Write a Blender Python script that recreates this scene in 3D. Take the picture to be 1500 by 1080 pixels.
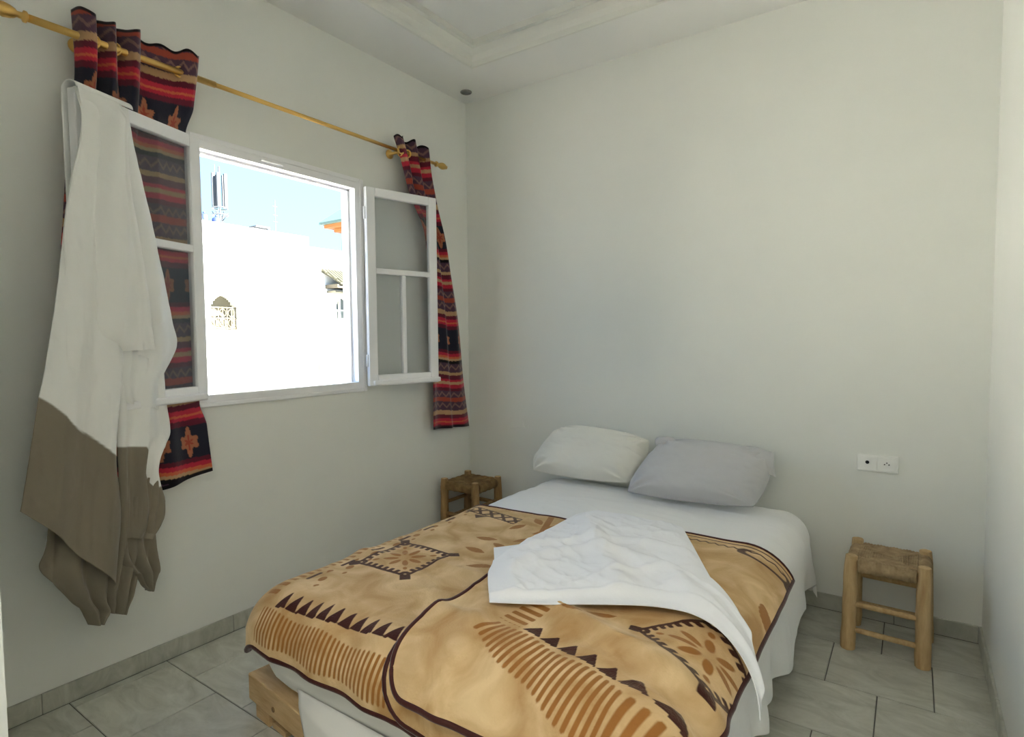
import bpy, bmesh, math, random
import numpy as np
from mathutils import Vector, Matrix
random.seed(4)
SC = bpy.context.scene
COL = SC.collection
for o in list(bpy.data.objects):
    bpy.data.objects.remove(o)
PI = math.pi

# ------------------------------------------------------------------ camera
yaw, pitch, roll, FPX = -0.6054, -0.0525, -0.0086, 848.2
CAM = Vector((2.6643, -3.2959, 1.4))
fw = Vector((math.sin(yaw)*math.cos(pitch), math.cos(yaw)*math.cos(pitch), math.sin(pitch)))
r0 = Vector((math.cos(yaw), -math.sin(yaw), 0)); u0 = r0.cross(fw)
rt = math.cos(roll)*r0 + math.sin(roll)*u0
up = -math.sin(roll)*r0 + math.cos(roll)*u0
cd = bpy.data.cameras.new('camera'); cam = bpy.data.objects.new('camera', cd); COL.objects.link(cam)
cam.matrix_world = Matrix(((rt.x, up.x, -fw.x, CAM.x), (rt.y, up.y, -fw.y, CAM.y), (rt.z, up.z, -fw.z, CAM.z), (0, 0, 0, 1)))
cd.sensor_width = 36; cd.lens = FPX/1500*36; cd.clip_start = .02; cd.clip_end = 300
SC.camera = cam

# ------------------------------------------------------------------ sky, sun, exposure
W = bpy.data.worlds.new('world'); SC.world = W; W.use_nodes = True
nt = W.node_tree; nt.nodes.clear()
tc = nt.nodes.new('ShaderNodeTexCoord'); sep = nt.nodes.new('ShaderNodeSeparateXYZ')
rp = nt.nodes.new('ShaderNodeValToRGB'); bg = nt.nodes.new('ShaderNodeBackground'); wo = nt.nodes.new('ShaderNodeOutputWorld')
rp.color_ramp.elements[0].position = 0.0; rp.color_ramp.elements[0].color = (.60, .80, 1.0, 1)
rp.color_ramp.elements[1].position = 1.0; rp.color_ramp.elements[1].color = (.21, .46, 1.0, 1)
e = rp.color_ramp.elements.new(.13); e.color = (.33, .62, 1.0, 1)
e = rp.color_ramp.elements.new(.32); e.color = (.27, .55, 1.0, 1)
nt.links.new(tc.outputs['Generated'], sep.inputs[0]); nt.links.new(sep.outputs['Z'], rp.inputs[0])
nt.links.new(rp.outputs[0], bg.inputs[0]); nt.links.new(bg.outputs[0], wo.inputs[0])
bg.inputs[1].default_value = 1.25

def add_light(name, kind, energy, color, **kw):
    l = bpy.data.lights.new(name, kind); l.energy = energy; l.color = color
    for k, v in kw.items(): setattr(l, k, v)
    o = bpy.data.objects.new(name, l); COL.objects.link(o); return o
sun = add_light('sun', 'SUN', 43.0, (1.0, .975, .90), angle=math.radians(.6))
sd = Vector((-1.0, -.34, -1.0)).normalized()
sun.rotation_euler = sd.to_track_quat('-Z', 'Y').to_euler()
hall_fill = add_light('hall_fill', 'AREA', 9.3, (1.0, .985, .95), shape='SQUARE', size=.7)  # unseen fill light added in the hall, brightens the room from the doorway
hall_fill.location = (2.2, -3.7, 2.66)
SC.view_settings.view_transform = 'Standard'; SC.view_settings.look = 'None'
SC.view_settings.gamma = 1.0; SC.view_settings.use_curve_mapping = False
SC.view_settings.exposure = 1.1
SC.cycles.max_bounces = 14; SC.cycles.diffuse_bounces = 9; SC.cycles.transparent_max_bounces = 12
SC.cycles.sample_clamp_indirect = 0.0
SC.cycles.use_denoising = True

# ------------------------------------------------------------------ helpers
def lin(r, g, b):
    f = lambda c: (c/255/12.92) if c/255 <= .04045 else ((c/255+.055)/1.055)**2.4
    return (f(r), f(g), f(b), 1)

def mat(name, col, rough=.7, noise=0, nscale=8, bump=0, bscale=60, metal=0, sheen=0, spec=.3, col2=None, stretch=None):
    m = bpy.data.materials.new(name); m.use_nodes = True
    n = m.node_tree; b = n.nodes['Principled BSDF']
    b.inputs['Base Color'].default_value = col
    b.inputs['Roughness'].default_value = rough; b.inputs['Metallic'].default_value = metal
    b.inputs['Specular IOR Level'].default_value = spec
    if sheen:
        b.inputs['Sheen Weight'].default_value = sheen
        b.inputs['Sheen Roughness'].default_value = .4
    t = n.nodes.new('ShaderNodeTexCoord'); src = t.outputs['Object']
    if stretch:
        mp = n.nodes.new('ShaderNodeMapping'); mp.inputs['Scale'].default_value = stretch
        n.links.new(src, mp.inputs[0]); src = mp.outputs[0]
    if noise or col2:
        nz = n.nodes.new('ShaderNodeTexNoise'); nz.inputs['Scale'].default_value = nscale
        nz.inputs['Detail'].default_value = 6; nz.inputs['Roughness'].default_value = .6
        n.links.new(src, nz.inputs['Vector'])
        r = n.nodes.new('ShaderNodeValToRGB')
        r.color_ramp.elements[0].position = .3; r.color_ramp.elements[1].position = .7
        c2 = col2 or tuple(c*(1-noise) for c in col[:3])+(1,)
        r.color_ramp.elements[0].color = c2; r.color_ramp.elements[1].color = col
        n.links.new(nz.outputs[0], r.inputs[0]); n.links.new(r.outputs[0], b.inputs['Base Color'])
    if bump:
        bz = n.nodes.new('ShaderNodeTexNoise'); bz.inputs['Scale'].default_value = bscale
        bz.inputs['Detail'].default_value = 4
        n.links.new(src, bz.inputs['Vector'])
        bp = n.nodes.new('ShaderNodeBump'); bp.inputs['Strength'].default_value = bump
        bp.inputs['Distance'].default_value = .004
        n.links.new(bz.outputs[0], bp.inputs['Height']); n.links.new(bp.outputs[0], b.inputs['Normal'])
    return m

M = {}
M['wall'] = mat('wall_paint', (.79, .80, .765, 1), .75, noise=.03, nscale=2.5, bump=.15, bscale=25)
M['ceil'] = mat('ceiling_paint', (.80, .80, .78, 1), .8)
M['mould'] = mat('moulding_paint', (.74, .74, .70, 1), .6)
M['frame'] = mat('white_gloss_paint', (.86, .86, .88, 1), .3, bump=.05, bscale=40, spec=.5)
M['grout'] = mat('grout', (.15, .145, .13, 1), .9)
M['plastic'] = mat('white_plastic', (.85, .85, .83, 1), .35, spec=.5)
M['dark'] = mat('dark_hole', (.02, .02, .02, 1), .6)
M['brass'] = mat('brass', (.78, .50, .16, 1), .28, metal=1)
M['steel'] = mat('grey_metal', (.35, .34, .32, 1), .4, metal=.8)
M['sheet'] = mat('white_cotton', (.86, .865, .87, 1), .85, bump=.25, bscale=45, sheen=.2)
M['matt'] = mat('mattress_cover', (.74, .73, .69, 1), .85, bump=.2, bscale=30, sheen=.1)
M['pillow_w'] = mat('off_white_cotton', (.80, .79, .73, 1), .85, bump=.25, bscale=35, sheen=.2)
M['pillow_g'] = mat('grey_cotton', (.56, .56, .575, 1), .85, bump=.25, bscale=35, sheen=.2)
M['cotton2'] = mat('bright_white_cotton', (.88, .89, .93, 1), .85, bump=.35, bscale=55, sheen=.2)
M['wood'] = mat('pale_log_wood', lin(212, 184, 138), .65, col2=lin(176, 142, 96), nscale=5, bump=.4, bscale=30, stretch=(6, 6, 1))
M['wood_end'] = mat('cut_wood', lin(215, 190, 145), .7, col2=lin(180, 145, 100), nscale=20)
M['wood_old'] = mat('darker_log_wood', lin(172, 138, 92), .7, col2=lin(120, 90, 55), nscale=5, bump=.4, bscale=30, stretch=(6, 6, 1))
M['pallet'] = mat('pallet_pine', lin(214, 184, 140), .75, col2=lin(184, 150, 104), nscale=6, bump=.35, bscale=25, stretch=(1, 7, 7))
M['rush'] = mat('rush_cord', lin(186, 162, 124), .9, col2=lin(136, 112, 80), nscale=22, bump=.5, bscale=90)
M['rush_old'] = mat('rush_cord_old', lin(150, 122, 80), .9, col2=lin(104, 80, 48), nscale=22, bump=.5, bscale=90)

M['rush_dark'] = mat('rush_core', lin(84, 66, 42), .9)
def tile_mat(name, shift):
    m = bpy.data.materials.new(name); m.use_nodes = True
    n = m.node_tree; b = n.nodes['Principled BSDF']; b.inputs['Roughness'].default_value = .38
    b.inputs['Specular IOR Level'].default_value = .4
    g = n.nodes.new('ShaderNodeNewGeometry')
    oi = n.nodes.new('ShaderNodeObjectInfo')
    mp = n.nodes.new('ShaderNodeMapping'); mp.inputs['Scale'].default_value = (1, 2.2, 1); mp.inputs['Rotation'].default_value = (0, 0, .5)
    n.links.new(g.outputs['Position'], mp.inputs[0])
    nz = n.nodes.new('ShaderNodeTexNoise'); nz.inputs['Scale'].default_value = 5; nz.inputs['Detail'].default_value = 8
    nz.inputs['Roughness'].default_value = .65; nz.inputs['Distortion'].default_value = 1.2
    n.links.new(mp.outputs[0], nz.inputs['Vector'])
    r = n.nodes.new('ShaderNodeValToRGB')
    r.color_ramp.elements[0].position = .3; r.color_ramp.elements[0].color = lin(168+shift, 168+shift, 156+shift)
    r.color_ramp.elements[1].position = .68; r.color_ramp.elements[1].color = lin(204+shift, 204+shift, 194+shift)
    n.links.new(nz.outputs[0], r.inputs[0])
    hs = n.nodes.new('ShaderNodeHueSaturation'); mr = n.nodes.new('ShaderNodeMapRange')
    mr.inputs['To Min'].default_value = .93; mr.inputs['To Max'].default_value = 1.05
    n.links.new(oi.outputs['Random'], mr.inputs[0]); n.links.new(mr.outputs[0], hs.inputs['Value'])
    n.links.new(r.outputs[0], hs.inputs['Color']); n.links.new(hs.outputs[0], b.inputs['Base Color'])
    return m
M['tile'] = tile_mat('floor_tile', 0)
M['skirt'] = tile_mat('skirting_tile', -6)

def link(name, me, m=None, parent=None, smooth=True):
    if smooth:
        me.polygons.foreach_set('use_smooth', [True]*len(me.polygons))
    if m is not None and not me.materials: me.materials.append(m)
    o = bpy.data.objects.new(name, me); COL.objects.link(o)
    if parent is not None: o.parent = parent
    return o

def tag(o, label=None, cat=None, group=None, kind=None):
    if label: o['label'] = label
    if cat: o['category'] = cat
    if group: o['group'] = group
    if kind: o['kind'] = kind
    return o

def empty(name, loc=(0, 0, 0), rz=0, parent=None):
    o = bpy.data.objects.new(name, None); COL.objects.link(o)
    o.location = loc; o.rotation_euler = (0, 0, rz); o.empty_display_size = .1
    if parent is not None: o.parent = parent
    return o

class MB:
    def __init__(s): s.v = []; s.f = []
    def box(s, a, b, rot=None, org=(0, 0, 0)):
        x0, y0, z0 = a; x1, y1, z1 = b; k = len(s.v)
        for p in [(x0, y0, z0), (x1, y0, z0), (x1, y1, z0), (x0, y1, z0), (x0, y0, z1), (x1, y0, z1), (x1, y1, z1), (x0, y1, z1)]:
            p = Vector(p)
            if rot is not None: p = rot @ (p-Vector(org)) + Vector(org)
            s.v.append(tuple(p))
        for f in [(0, 3, 2, 1), (4, 5, 6, 7), (0, 1, 5, 4), (1, 2, 6, 5), (2, 3, 7, 6), (3, 0, 4, 7)]:
            s.f.append(tuple(k+i for i in f))
        return s
    def tube(s, pts, rad, n=10, closed=False, caps=True, flat=1.0):
        P = [Vector(p) for p in pts]; N = len(P)
        R = rad if isinstance(rad, (list, tuple, np.ndarray)) else [rad]*N
        k = len(s.v); prev = None
        for i in range(N):
            if closed: t = (P[(i+1) % N]-P[i-1]).normalized()
            else: t = (P[min(i+1, N-1)]-P[max(i-1, 0)]).normalized()
            if prev is None:
                a = Vector((0, 0, 1)) if abs(t.z) < .9 else Vector((1, 0, 0))
                x = t.cross(a).normalized()
            else:
                x = (prev-t*prev.dot(t)).normalized()
            prev = x; y = t.cross(x)
            for j in range(n):
                an = 2*PI*j/n
                s.v.append(tuple(P[i]+R[i]*(math.cos(an)*x+flat*math.sin(an)*y)))
        for i in range(N if closed else N-1):
            for j in range(n):
                a = k+i*n+j; b = k+i*n+(j+1) % n; i2 = (i+1) % N
                s.f.append((a, b, k+i2*n+(j+1) % n, k+i2*n+j))
        if caps and not closed:
            s.f.append(tuple(k+j for j in range(n))[::-1]); s.f.append(tuple(k+(N-1)*n+j for j in range(n)))
        return s
    def poly(s, pts, d):
        """prism: polygon pts extruded by vector d"""
        k = len(s.v); n = len(pts); d = Vector(d)
        s.v += [tuple(p) for p in pts]; s.v += [tuple(Vector(p)+d) for p in pts]
        s.f.append(tuple(range(k, k+n))[::-1]); s.f.append(tuple(range(k+n, k+2*n)))
        for i in range(n):
            j = (i+1) % n; s.f.append((k+i, k+j, k+n+j, k+n+i))
        return s
    def lathe(s, prof, c, axis='z', n=20):
        k = len(s.v); m = len(prof); c = Vector(c)
        for (r, h) in prof:
            for j in range(n):
                an = 2*PI*j/n; a, b = r*math.cos(an), r*math.sin(an)
                p = {'z': (a, b, h), 'y': (a, h, b), 'x': (h, a, b)}[axis]
                s.v.append(tuple(c+Vector(p)))
        for i in range(m-1):
            for j in range(n):
                s.f.append((k+i*n+j, k+i*n+(j+1) % n, k+(i+1)*n+(j+1) % n, k+(i+1)*n+j))
        s.f.append(tuple(k+j for j in range(n))[::-1]); s.f.append(tuple(k+(m-1)*n+j for j in range(n)))
        return s
    def mesh(s, name):
        me = bpy.data.meshes.new(name); me.from_pydata(s.v, [], s.f)
        bm = bmesh.new(); bm.from_mesh(me); bmesh.ops.recalc_face_normals(bm, faces=bm.faces); bm.to_mesh(me); bm.free()
        return me
    def build(s, name, m, parent=None, smooth=False, bevel=0, seg=2):
        o = link(name, s.mesh(name), m, parent, smooth)
        if bevel:
            md = o.modifiers.new('bevel', 'BEVEL'); md.width = bevel; md.segments = seg; md.limit_method = 'ANGLE'
        return o

def grid(name, X, Y, Z, m, parent=None, attrs=None, solid=0, keep=None, offset=0, sub=0):
    """X,Y,Z arrays (nv, nu) -> smooth quad mesh"""
    nv, nu = X.shape
    co = np.stack([X, Y, Z], -1).reshape(-1, 3).astype(np.float32)
    idx = np.arange(nv*nu).reshape(nv, nu)
    q = np.stack([idx[:-1, :-1], idx[:-1, 1:], idx[1:, 1:], idx[1:, :-1]], -1).reshape(-1, 4)
    if keep is not None: q = q[keep.reshape(-1)]
    me = bpy.data.meshes.new(name)
    me.vertices.add(len(co)); me.vertices.foreach_set('co', co.ravel())
    me.loops.add(q.size); me.loops.foreach_set('vertex_index', q.ravel().astype(np.int32))
    me.polygons.add(len(q)); me.polygons.foreach_set('loop_start', np.arange(0, q.size, 4, dtype=np.int32))
    me.update(calc_edges=True)
    for k, v in (attrs or {}).items():
        v = np.asarray(v, np.float32)
        if v.ndim == 3:
            at = me.color_attributes.new(k, 'FLOAT_COLOR', 'POINT')
            c = np.concatenate([v.reshape(-1, 3), np.ones((nv*nu, 1), np.float32)], 1)
            at.data.foreach_set('color', c.ravel())
        else:
            at = me.attributes.new(k, 'FLOAT', 'POINT'); at.data.foreach_set('value', v.ravel())
    o = link(name, me, m, parent, True)
    if solid:
        md = o.modifiers.new('solid', 'SOLIDIFY'); md.thickness = solid; md.offset = offset
    return o

def sstep(a, b, x):
    t = np.clip((x-a)/(b-a), 0, 1); return t*t*(3-2*t)

def vnoise(x, y, seed=0):
    """smooth value noise, about -1..1"""
    xi = np.floor(x).astype(int); yi = np.floor(y).astype(int); xf = x-xi; yf = y-yi
    def h(a, b):
        n = (a*374761393+b*668265263+seed*974711) & 0x7fffffff
        n = ((n ^ (n >> 13))*1274126177) & 0x7fffffff
        return ((n ^ (n >> 16)) & 0xffff)/32767.5-1
    u = xf*xf*(3-2*xf); v = yf*yf*(3-2*yf)
    return (h(xi, yi)*(1-u)+h(xi+1, yi)*u)*(1-v)+(h(xi, yi+1)*(1-u)+h(xi+1, yi+1)*u)*v

def fbm(x, y, seed=0, octv=3):
    s = 0; a = 1
    for k in range(octv):
        s = s+a*vnoise(x*2**k, y*2**k, seed+k); a *= .5
    return s/1.75

def ridged(x, y, seed=0):
    return (1-np.abs(vnoise(x, y, seed)))**3+.5*(1-np.abs(vnoise(x*2.1+3, y*2.1, seed+9)))**3

def interp(keys, t):
    """keys list of tuples (t, a, b, ...) -> columns, smooth"""
    K = np.array(keys, float); t = np.asarray(t, float)
    out = []
    i = np.clip(np.searchsorted(K[:, 0], t, side='right')-1, 0, len(K)-2)
    f = np.clip((t-K[i, 0])/(K[i+1, 0]-K[i, 0]), 0, 1)
    for c in range(1, K.shape[1]):
        p1 = K[i, c]; p2 = K[i+1, c]; im = np.clip(i-1, 0, None); ip = np.clip(i+2, None, len(K)-1)
        m1 = (K[i+1, c]-K[im, c])/(K[i+1, 0]-K[im, 0])*(K[i+1, 0]-K[i, 0])
        m2 = (K[ip, c]-K[i, c])/(K[ip, 0]-K[i, 0])*(K[i+1, 0]-K[i, 0])
        f2 = f*f; f3 = f2*f
        out.append((2*f3-3*f2+1)*p1+(f3-2*f2+f)*m1+(-2*f3+3*f2)*p2+(f3-f2)*m2)
    return out

# ------------------------------------------------------------------ room shell
RW, H = 2.95, 3.07
YF = -2.98            # inner face of the wall with the doorway
YH = -4.3             # far end of the hall behind the camera
WY0, WY1, WZ0, WZ1 = -1.957, -1.0, 1.115, 2.30
def struct(name, mb, m, parent=None, smooth=False, bevel=0):
    o = mb.build(name, m, parent, smooth, bevel)
    if parent is None: o['kind'] = 'structure'
    return o
b = MB()
b.box((-.15, WY1, 0), (0, .15, H+.25)); b.box((-.15, YF-.12, 0), (0, WY0, H+.25))
b.box((-.15, WY0, 0), (0, WY1, WZ0)); b.box((-.15, WY0, WZ1), (0, WY1, H+.25))
struct('wall_left', b, M['wall'])
struct('wall_back', MB().box((0, 0, 0), (RW, .15, H+.25)), M['wall'])
struct('wall_right', MB().box((RW, YH, 0), (RW+.15, .15, H+.25)), M['wall'])
b = MB().box((0, YF-.12, 0), (1.31, YF, H+.25)).box((1.31, YF-.12, 2.2), (RW, YF, H+.25))
struct('wall_front', b, M['wall'])
b = MB().box((1.16, YH, 0), (1.31, YF-.12, H+.25)).box((1.16, YH-.15, 0), (RW+.15, YH, H+.25))
struct('wall_hall', b, M['wall'])
# ceiling with raised tray
TX0, TX1, TY0, TY1 = .40, RW-.42, YF+.42, -.43
b = MB()
b.box((0, TY1, H), (RW, 0, H+.12)); b.box((0, YF, H), (RW, TY0, H+.12))
b.box((0, TY0, H), (TX0, TY1, H+.12)); b.box((TX1, TY0, H), (RW, TY1, H+.12))
b.box((TX0-.05, TY0-.05, H+.12), (TX1+.05, TY1+.05, H+.2)); b.box((-.15, YF-.12, H+.20), (RW+.15, .15, H+.3))
b.box((1.31, YH, 2.7), (RW, YF-.12, 2.8))
struct('ceiling', b, M['ceil'])
# moulding: stepped profile swept round the tray
prof = [(.004, -.012), (.004, .02), (.02, .045), (.028, .085), (.055, .085), (.055, .12), (-.004, .12), (-.02, -.004), (-.012, -.012)]
b = MB(); k0 = 0
cs = [(TX0, TY0, 1, 1), (TX1, TY0, -1, 1), (TX1, TY1, -1, -1), (TX0, TY1, 1, -1)]
for (cx, cy, sx, sy) in cs:
    for (d, h) in prof: b.v.append((cx+sx*d, cy+sy*d, H+h))
n = len(prof)
for i in range(4):
    for j in range(n):
        b.f.append((i*n+j, i*n+(j+1) % n, ((i+1) % 4)*n+(j+1) % n, ((i+1) % 4)*n+j))
struct('trim_1', b, M['mould'])

# floor: grout bed and one tile per piece
fl = struct('floor', MB().box((-.15, YH-.15, -.12), (RW+.15, .15, -.004)), M['grout'])
TWX, TWY, GAP = .3617, .3575, .0022
cache = {}
row = 0; y1 = -.345+TWY
rows = []
y = -.345
ys = [0.0]
while y > YH: ys.append(y); y -= TWY
ys.append(YH)
for ri in range(len(ys)-1):
    ya, yb = ys[ri+1]+GAP, ys[ri]-GAP
    if yb-ya < .02: continue
    off = .23 if ri % 2 == 1 else .05
    x = off-TWX*2
    lo = 0.0 if ys[ri] > YF-.1 else 1.31
    while x < RW:
        xa, xb = max(x+GAP, lo+.001), min(x+TWX-GAP, RW-.001)
        x += TWX
        if xb-xa < .015: continue
        key = (round(xb-xa, 3), round(yb-ya, 3))
        if key not in cache:
            w, d = (xb-xa)/2, (yb-ya)/2; c = .0016
            me = bpy.data.meshes.new('tile')
            v = [(-w, -d, -.01), (w, -d, -.01), (w, d, -.01), (-w, d, -.01), (-w, -d, -c), (w, -d, -c), (w, d, -c), (-w, d, -c),
                 (-w+c, -d+c, 0), (w-c, -d+c, 0), (w-c, d-c, 0), (-w+c, d-c, 0)]
            f = [(0, 1, 5, 4), (1, 2, 6, 5), (2, 3, 7, 6), (3, 0, 4, 7), (4, 5, 9, 8), (5, 6, 10, 9), (6, 7, 11, 10), (7, 4, 8, 11), (8, 9, 10, 11)]
            me.from_pydata(v, [], f); me.materials.append(M['tile']); cache[key] = me
        o = bpy.data.objects.new('tile', cache[key]); COL.objects.link(o); o.parent = fl
        o.location = ((xa+xb)/2, (ya+yb)/2, 0)
# skirting, pieces of tile with joints
def skirting(name, axis, fixed, sgn, joints):
    base = MB(); t0, t1 = (0.0, .006)
    lo, hi = joints[0], joints[-1]
    a = fixed; c = fixed+sgn*.007
    if axis == 'y': base.box((min(a, c), lo, 0.0), (max(a, c), hi, .079))
    else: base.box((lo, min(a, c), 0.0), (hi, max(a, c), .079))
    root = struct(name, base, M['grout'])
    for i in range(len(joints)-1):
        p, q = joints[i]+.001, joints[i+1]-.001; c2 = fixed+sgn*.0105
        mb = MB()
        if axis == 'y': mb.box((min(a, c2), p, .003), (max(a, c2), q, .081))
        else: mb.box((p, min(a, c2), .003), (q, max(a, c2), .081))
        mb.build('tile', M['skirt'], root, bevel=.002, seg=1)
J = lambda *v: sorted(v)
skirting('baseboard_left', 'y', 0, 1, J(YF, -2.575, -1.83, -1.085, -.34, 0))
skirting('baseboard_back', 'x', 0, -1, J(.012, .40, 1.14, 1.88, 2.62, RW-.012))
skirting('baseboard_right', 'y', RW, -1, J(YH, -3.6, -2.86, -2.12, -1.38, -.64, 0))

# ------------------------------------------------------------------ window
glass = bpy.data.materials.new('window_glass'); glass.use_nodes = True
n = glass.node_tree; n.nodes.clear()
tr = n.nodes.new('ShaderNodeBsdfTransparent'); tr.inputs[0].default_value = (.93, .94, .95, 1)
gl = n.nodes.new('ShaderNodeBsdfGlossy'); gl.inputs['Roughness'].default_value = .12; gl.inputs[0].default_value = (.9, .92, .95, 1)
df = n.nodes.new('ShaderNodeBsdfDiffuse'); df.inputs[0].default_value = (.6, .62, .68, 1)
fr = n.nodes.new('ShaderNodeFresnel'); fr.inputs[0].default_value = 1.3
m1 = n.nodes.new('ShaderNodeMixShader'); m2 = n.nodes.new('ShaderNodeMixShader'); out = n.nodes.new('ShaderNodeOutputMaterial')
m1.inputs[0].default_value = .015
n.links.new(tr.outputs[0], m1.inputs[1]); n.links.new(df.outputs[0], m1.inputs[2])
n.links.new(fr.outputs[0], m2.inputs[0]); n.links.new(m1.outputs[0], m2.inputs[1]); n.links.new(gl.outputs[0], m2.inputs[2])
n.links.new(m2.outputs[0], out.inputs[0])

b = MB()
fx0, fx1 = -.065, .014; fwid = .036
b.box((fx0, WY0, WZ0), (fx1, WY0+fwid, WZ1)); b.box((fx0, WY1-fwid, WZ0), (fx1, WY1, WZ1))
b.box((fx0, WY0+fwid, WZ1-fwid), (fx1, WY1-fwid, WZ1)); b.box((fx0, WY0+fwid, WZ0), (fx1, WY1-fwid, WZ0+fwid))
# rebate stop behind, a step narrower
b.box((fx0, WY0+fwid, WZ0+fwid), (-.035, WY0+fwid+.012, WZ1-fwid)); b.box((fx0, WY1-fwid-.012, WZ0+fwid), (-.035, WY1-fwid, WZ1-fwid))
b.box((fx0, WY0+fwid, WZ1-fwid-.012), (-.035, WY1-fwid, WZ1-fwid))
win = struct('window_1', b, M['frame'])
b = MB()
b.box((.0005, WY0-.028, WZ0-.02), (.016, WY0, WZ1+.026)); b.box((.0005, WY1, WZ0-.02), (.016, WY1+.028, WZ1+.026))
b.box((.0005, WY0, WZ1), (.016, WY1, WZ1+.026)); b.box((.0005, WY0, WZ0-.02), (.016, WY1, WZ0))
b.build('casing', M['frame'], win, bevel=.004)
MB().box((-.19, WY0, WZ0-.03), (-.066, WY1, WZ0+.006)).build('outer_sill', M['frame'], win, bevel=.003)
MB().tube([(.022, -1.62, 2.283), (.022, -1.50, 2.283)], .006, 8).build('latch_keeper', M['frame'], win)

def make_sash(hinge, free, z0, z1, label):
    hx, hy = hinge; vx, vy = free[0]-hx, free[1]-hy; L = math.hypot(vx, vy)
    root = empty('sash', (hx, hy, z0), math.atan2(vy, vx), win)
    root['label'] = label
    h = z1-z0; t = .034; st = .056; zt = 1.80-z0
    sgn = 1
    def bx(name, a, c, bev=.004): return MB().box(a, c).build(name, M['frame'], root, bevel=bev)
    bx('stile', (0, -t/2, 0), (st, t/2, h)); bx('stile', (L-st, -t/2, 0), (L, t/2, h))
    bx('rail', (st, -t/2, h-.052), (L-st, t/2, h)); bx('rail', (st, -t/2, 0), (L-st, t/2, .065))
    bx('transom', (st, -t/2, zt-.016), (L-st, t/2, zt+.016))
    mx = L/2
    bx('muntin', (mx-.013, -t/2, .065), (mx+.013, t/2, zt-.016))
    # drip moulding on the room-facing side of the opened sash
    side = -1 if vy < 0 and vx > 0 else 1
    nd = (vy/L, -vx/L)   # local -y direction in world
    roomside = -1 if nd[0] > 0 else 1
    MB().box((.02, roomside*t/2, .004), (L+.004, roomside*(t/2+.02), .034)).build('drip_moulding', M['frame'], root, bevel=.007)
    for (a0, a1, c0, c1) in ((st, L-st, zt+.016, h-.052), (st, mx-.013, .065, zt-.016), (mx+.013, L-st, .065, zt-.016)):
        MB().box((a0-.004, -.002, c0-.004), (a1+.004, .002, c1+.004)).build('glass_pane', glass, root)
    for z in (.15, h-.15):
        MB().tube([(-.004, 0, z-.035), (-.004, 0, z+.035)], .008, 10).build('hinge', M['frame'], root, smooth=True)
    return root
make_sash((.048, -1.943), (.224, -2.466), 1.135, 2.29, 'left casement sash swung open, half hidden by hanging cloth')
make_sash((.048, -.992), (.168, -.528), 1.125, 2.28, 'right casement sash swung open with clear view of its panes')

# ------------------------------------------------------------------ curtain rod
rod = tag(empty('curtain_rod', (.10, -1.48, 2.53)), 'long brass curtain rod with knob ends fixed above the window', 'curtain rod')
def onrod(mb, name, m=M['brass'], smooth=True): return mb.build(name, m, rod, smooth)
MB().tube([(0, -1.06, 0), (0, -.40, 0)], .0135, 16).build('outer_tube', M['brass'], rod, True)
MB().tube([(0, -.42, 0), (0, 1.05, 0)], .0100, 16).build('inner_tube', M['brass'], rod, True)
fp = [(.011, 0), (.017, .004), (.017, .012), (.010, .016), (.009, .03), (.014, .036), (.019, .05), (.022, .068), (.017, .088), (.010, .098), (.012, .104), (.004, .110)]
o = MB().lathe(fp, (0, 0, 0), 'y').build('finial', M['brass'], rod, True); o.location = (0, 1.04, 0)
o = MB().lathe([(r*1.15, -h) for r, h in fp], (0, 0, 0), 'y').build('finial', M['brass'], rod, True); o.location = (0, -1.06, 0)
for yy in (-.885, .73):
    mb = MB().lathe([(.028, -.0985), (.028, -.090), (.014, -.085), (.009, -.08), (.009, -.026)], (0, yy, 0), 'x', 16)
    ring = [(.022*math.cos(a), yy, -.004+.022*math.sin(a)) for a in np.linspace(0, 2*PI, 20, endpoint=False)]
    mb.tube(ring, .006, 8, closed=True)
    mb.build('bracket', M['brass'], rod, True)

# ------------------------------------------------------------------ curtains
def attr_mat(name, cattr, rough=.85, bump=.3, bscale=120, sheen=.3):
    m = bpy.data.materials.new(name); m.use_nodes = True; n = m.node_tree; p = n.nodes['Principled BSDF']
    a = n.nodes.new('ShaderNodeAttribute'); a.attribute_name = cattr
    nz = n.nodes.new('ShaderNodeTexNoise'); nz.inputs['Scale'].default_value = bscale; t = n.nodes.new('ShaderNodeTexCoord')
    n.links.new(t.outputs['Object'], nz.inputs['Vector'])
    bp = n.nodes.new('ShaderNodeBump'); bp.inputs['Strength'].default_value = bump; bp.inputs['Distance'].default_value = .002
    n.links.new(nz.outputs[0], bp.inputs['Height']); n.links.new(bp.outputs[0], p.inputs['Normal'])
    n.links.new(a.outputs['Color'], p.inputs['Base Color'])
    p.inputs['Roughness'].default_value = rough; p.inputs['Sheen Weight'].default_value = sheen
    p.inputs['Specular IOR Level'].default_value = .2
    return m
M['kilim'] = attr_mat('striped_weave', 'pattern')
C = {k: np.array(lin(*v)[:3])*1.3 for k, v in dict(navy=(30, 30, 42), wine=(84, 22, 38), red=(162, 34, 52), orange=(176, 86, 56), tan=(160, 128, 92),
     purple=(70, 48, 62), leaf=(150, 92, 66), rust=(140, 60, 46), black=(22, 14, 18), zig=(112, 84, 78)).items()}
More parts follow.
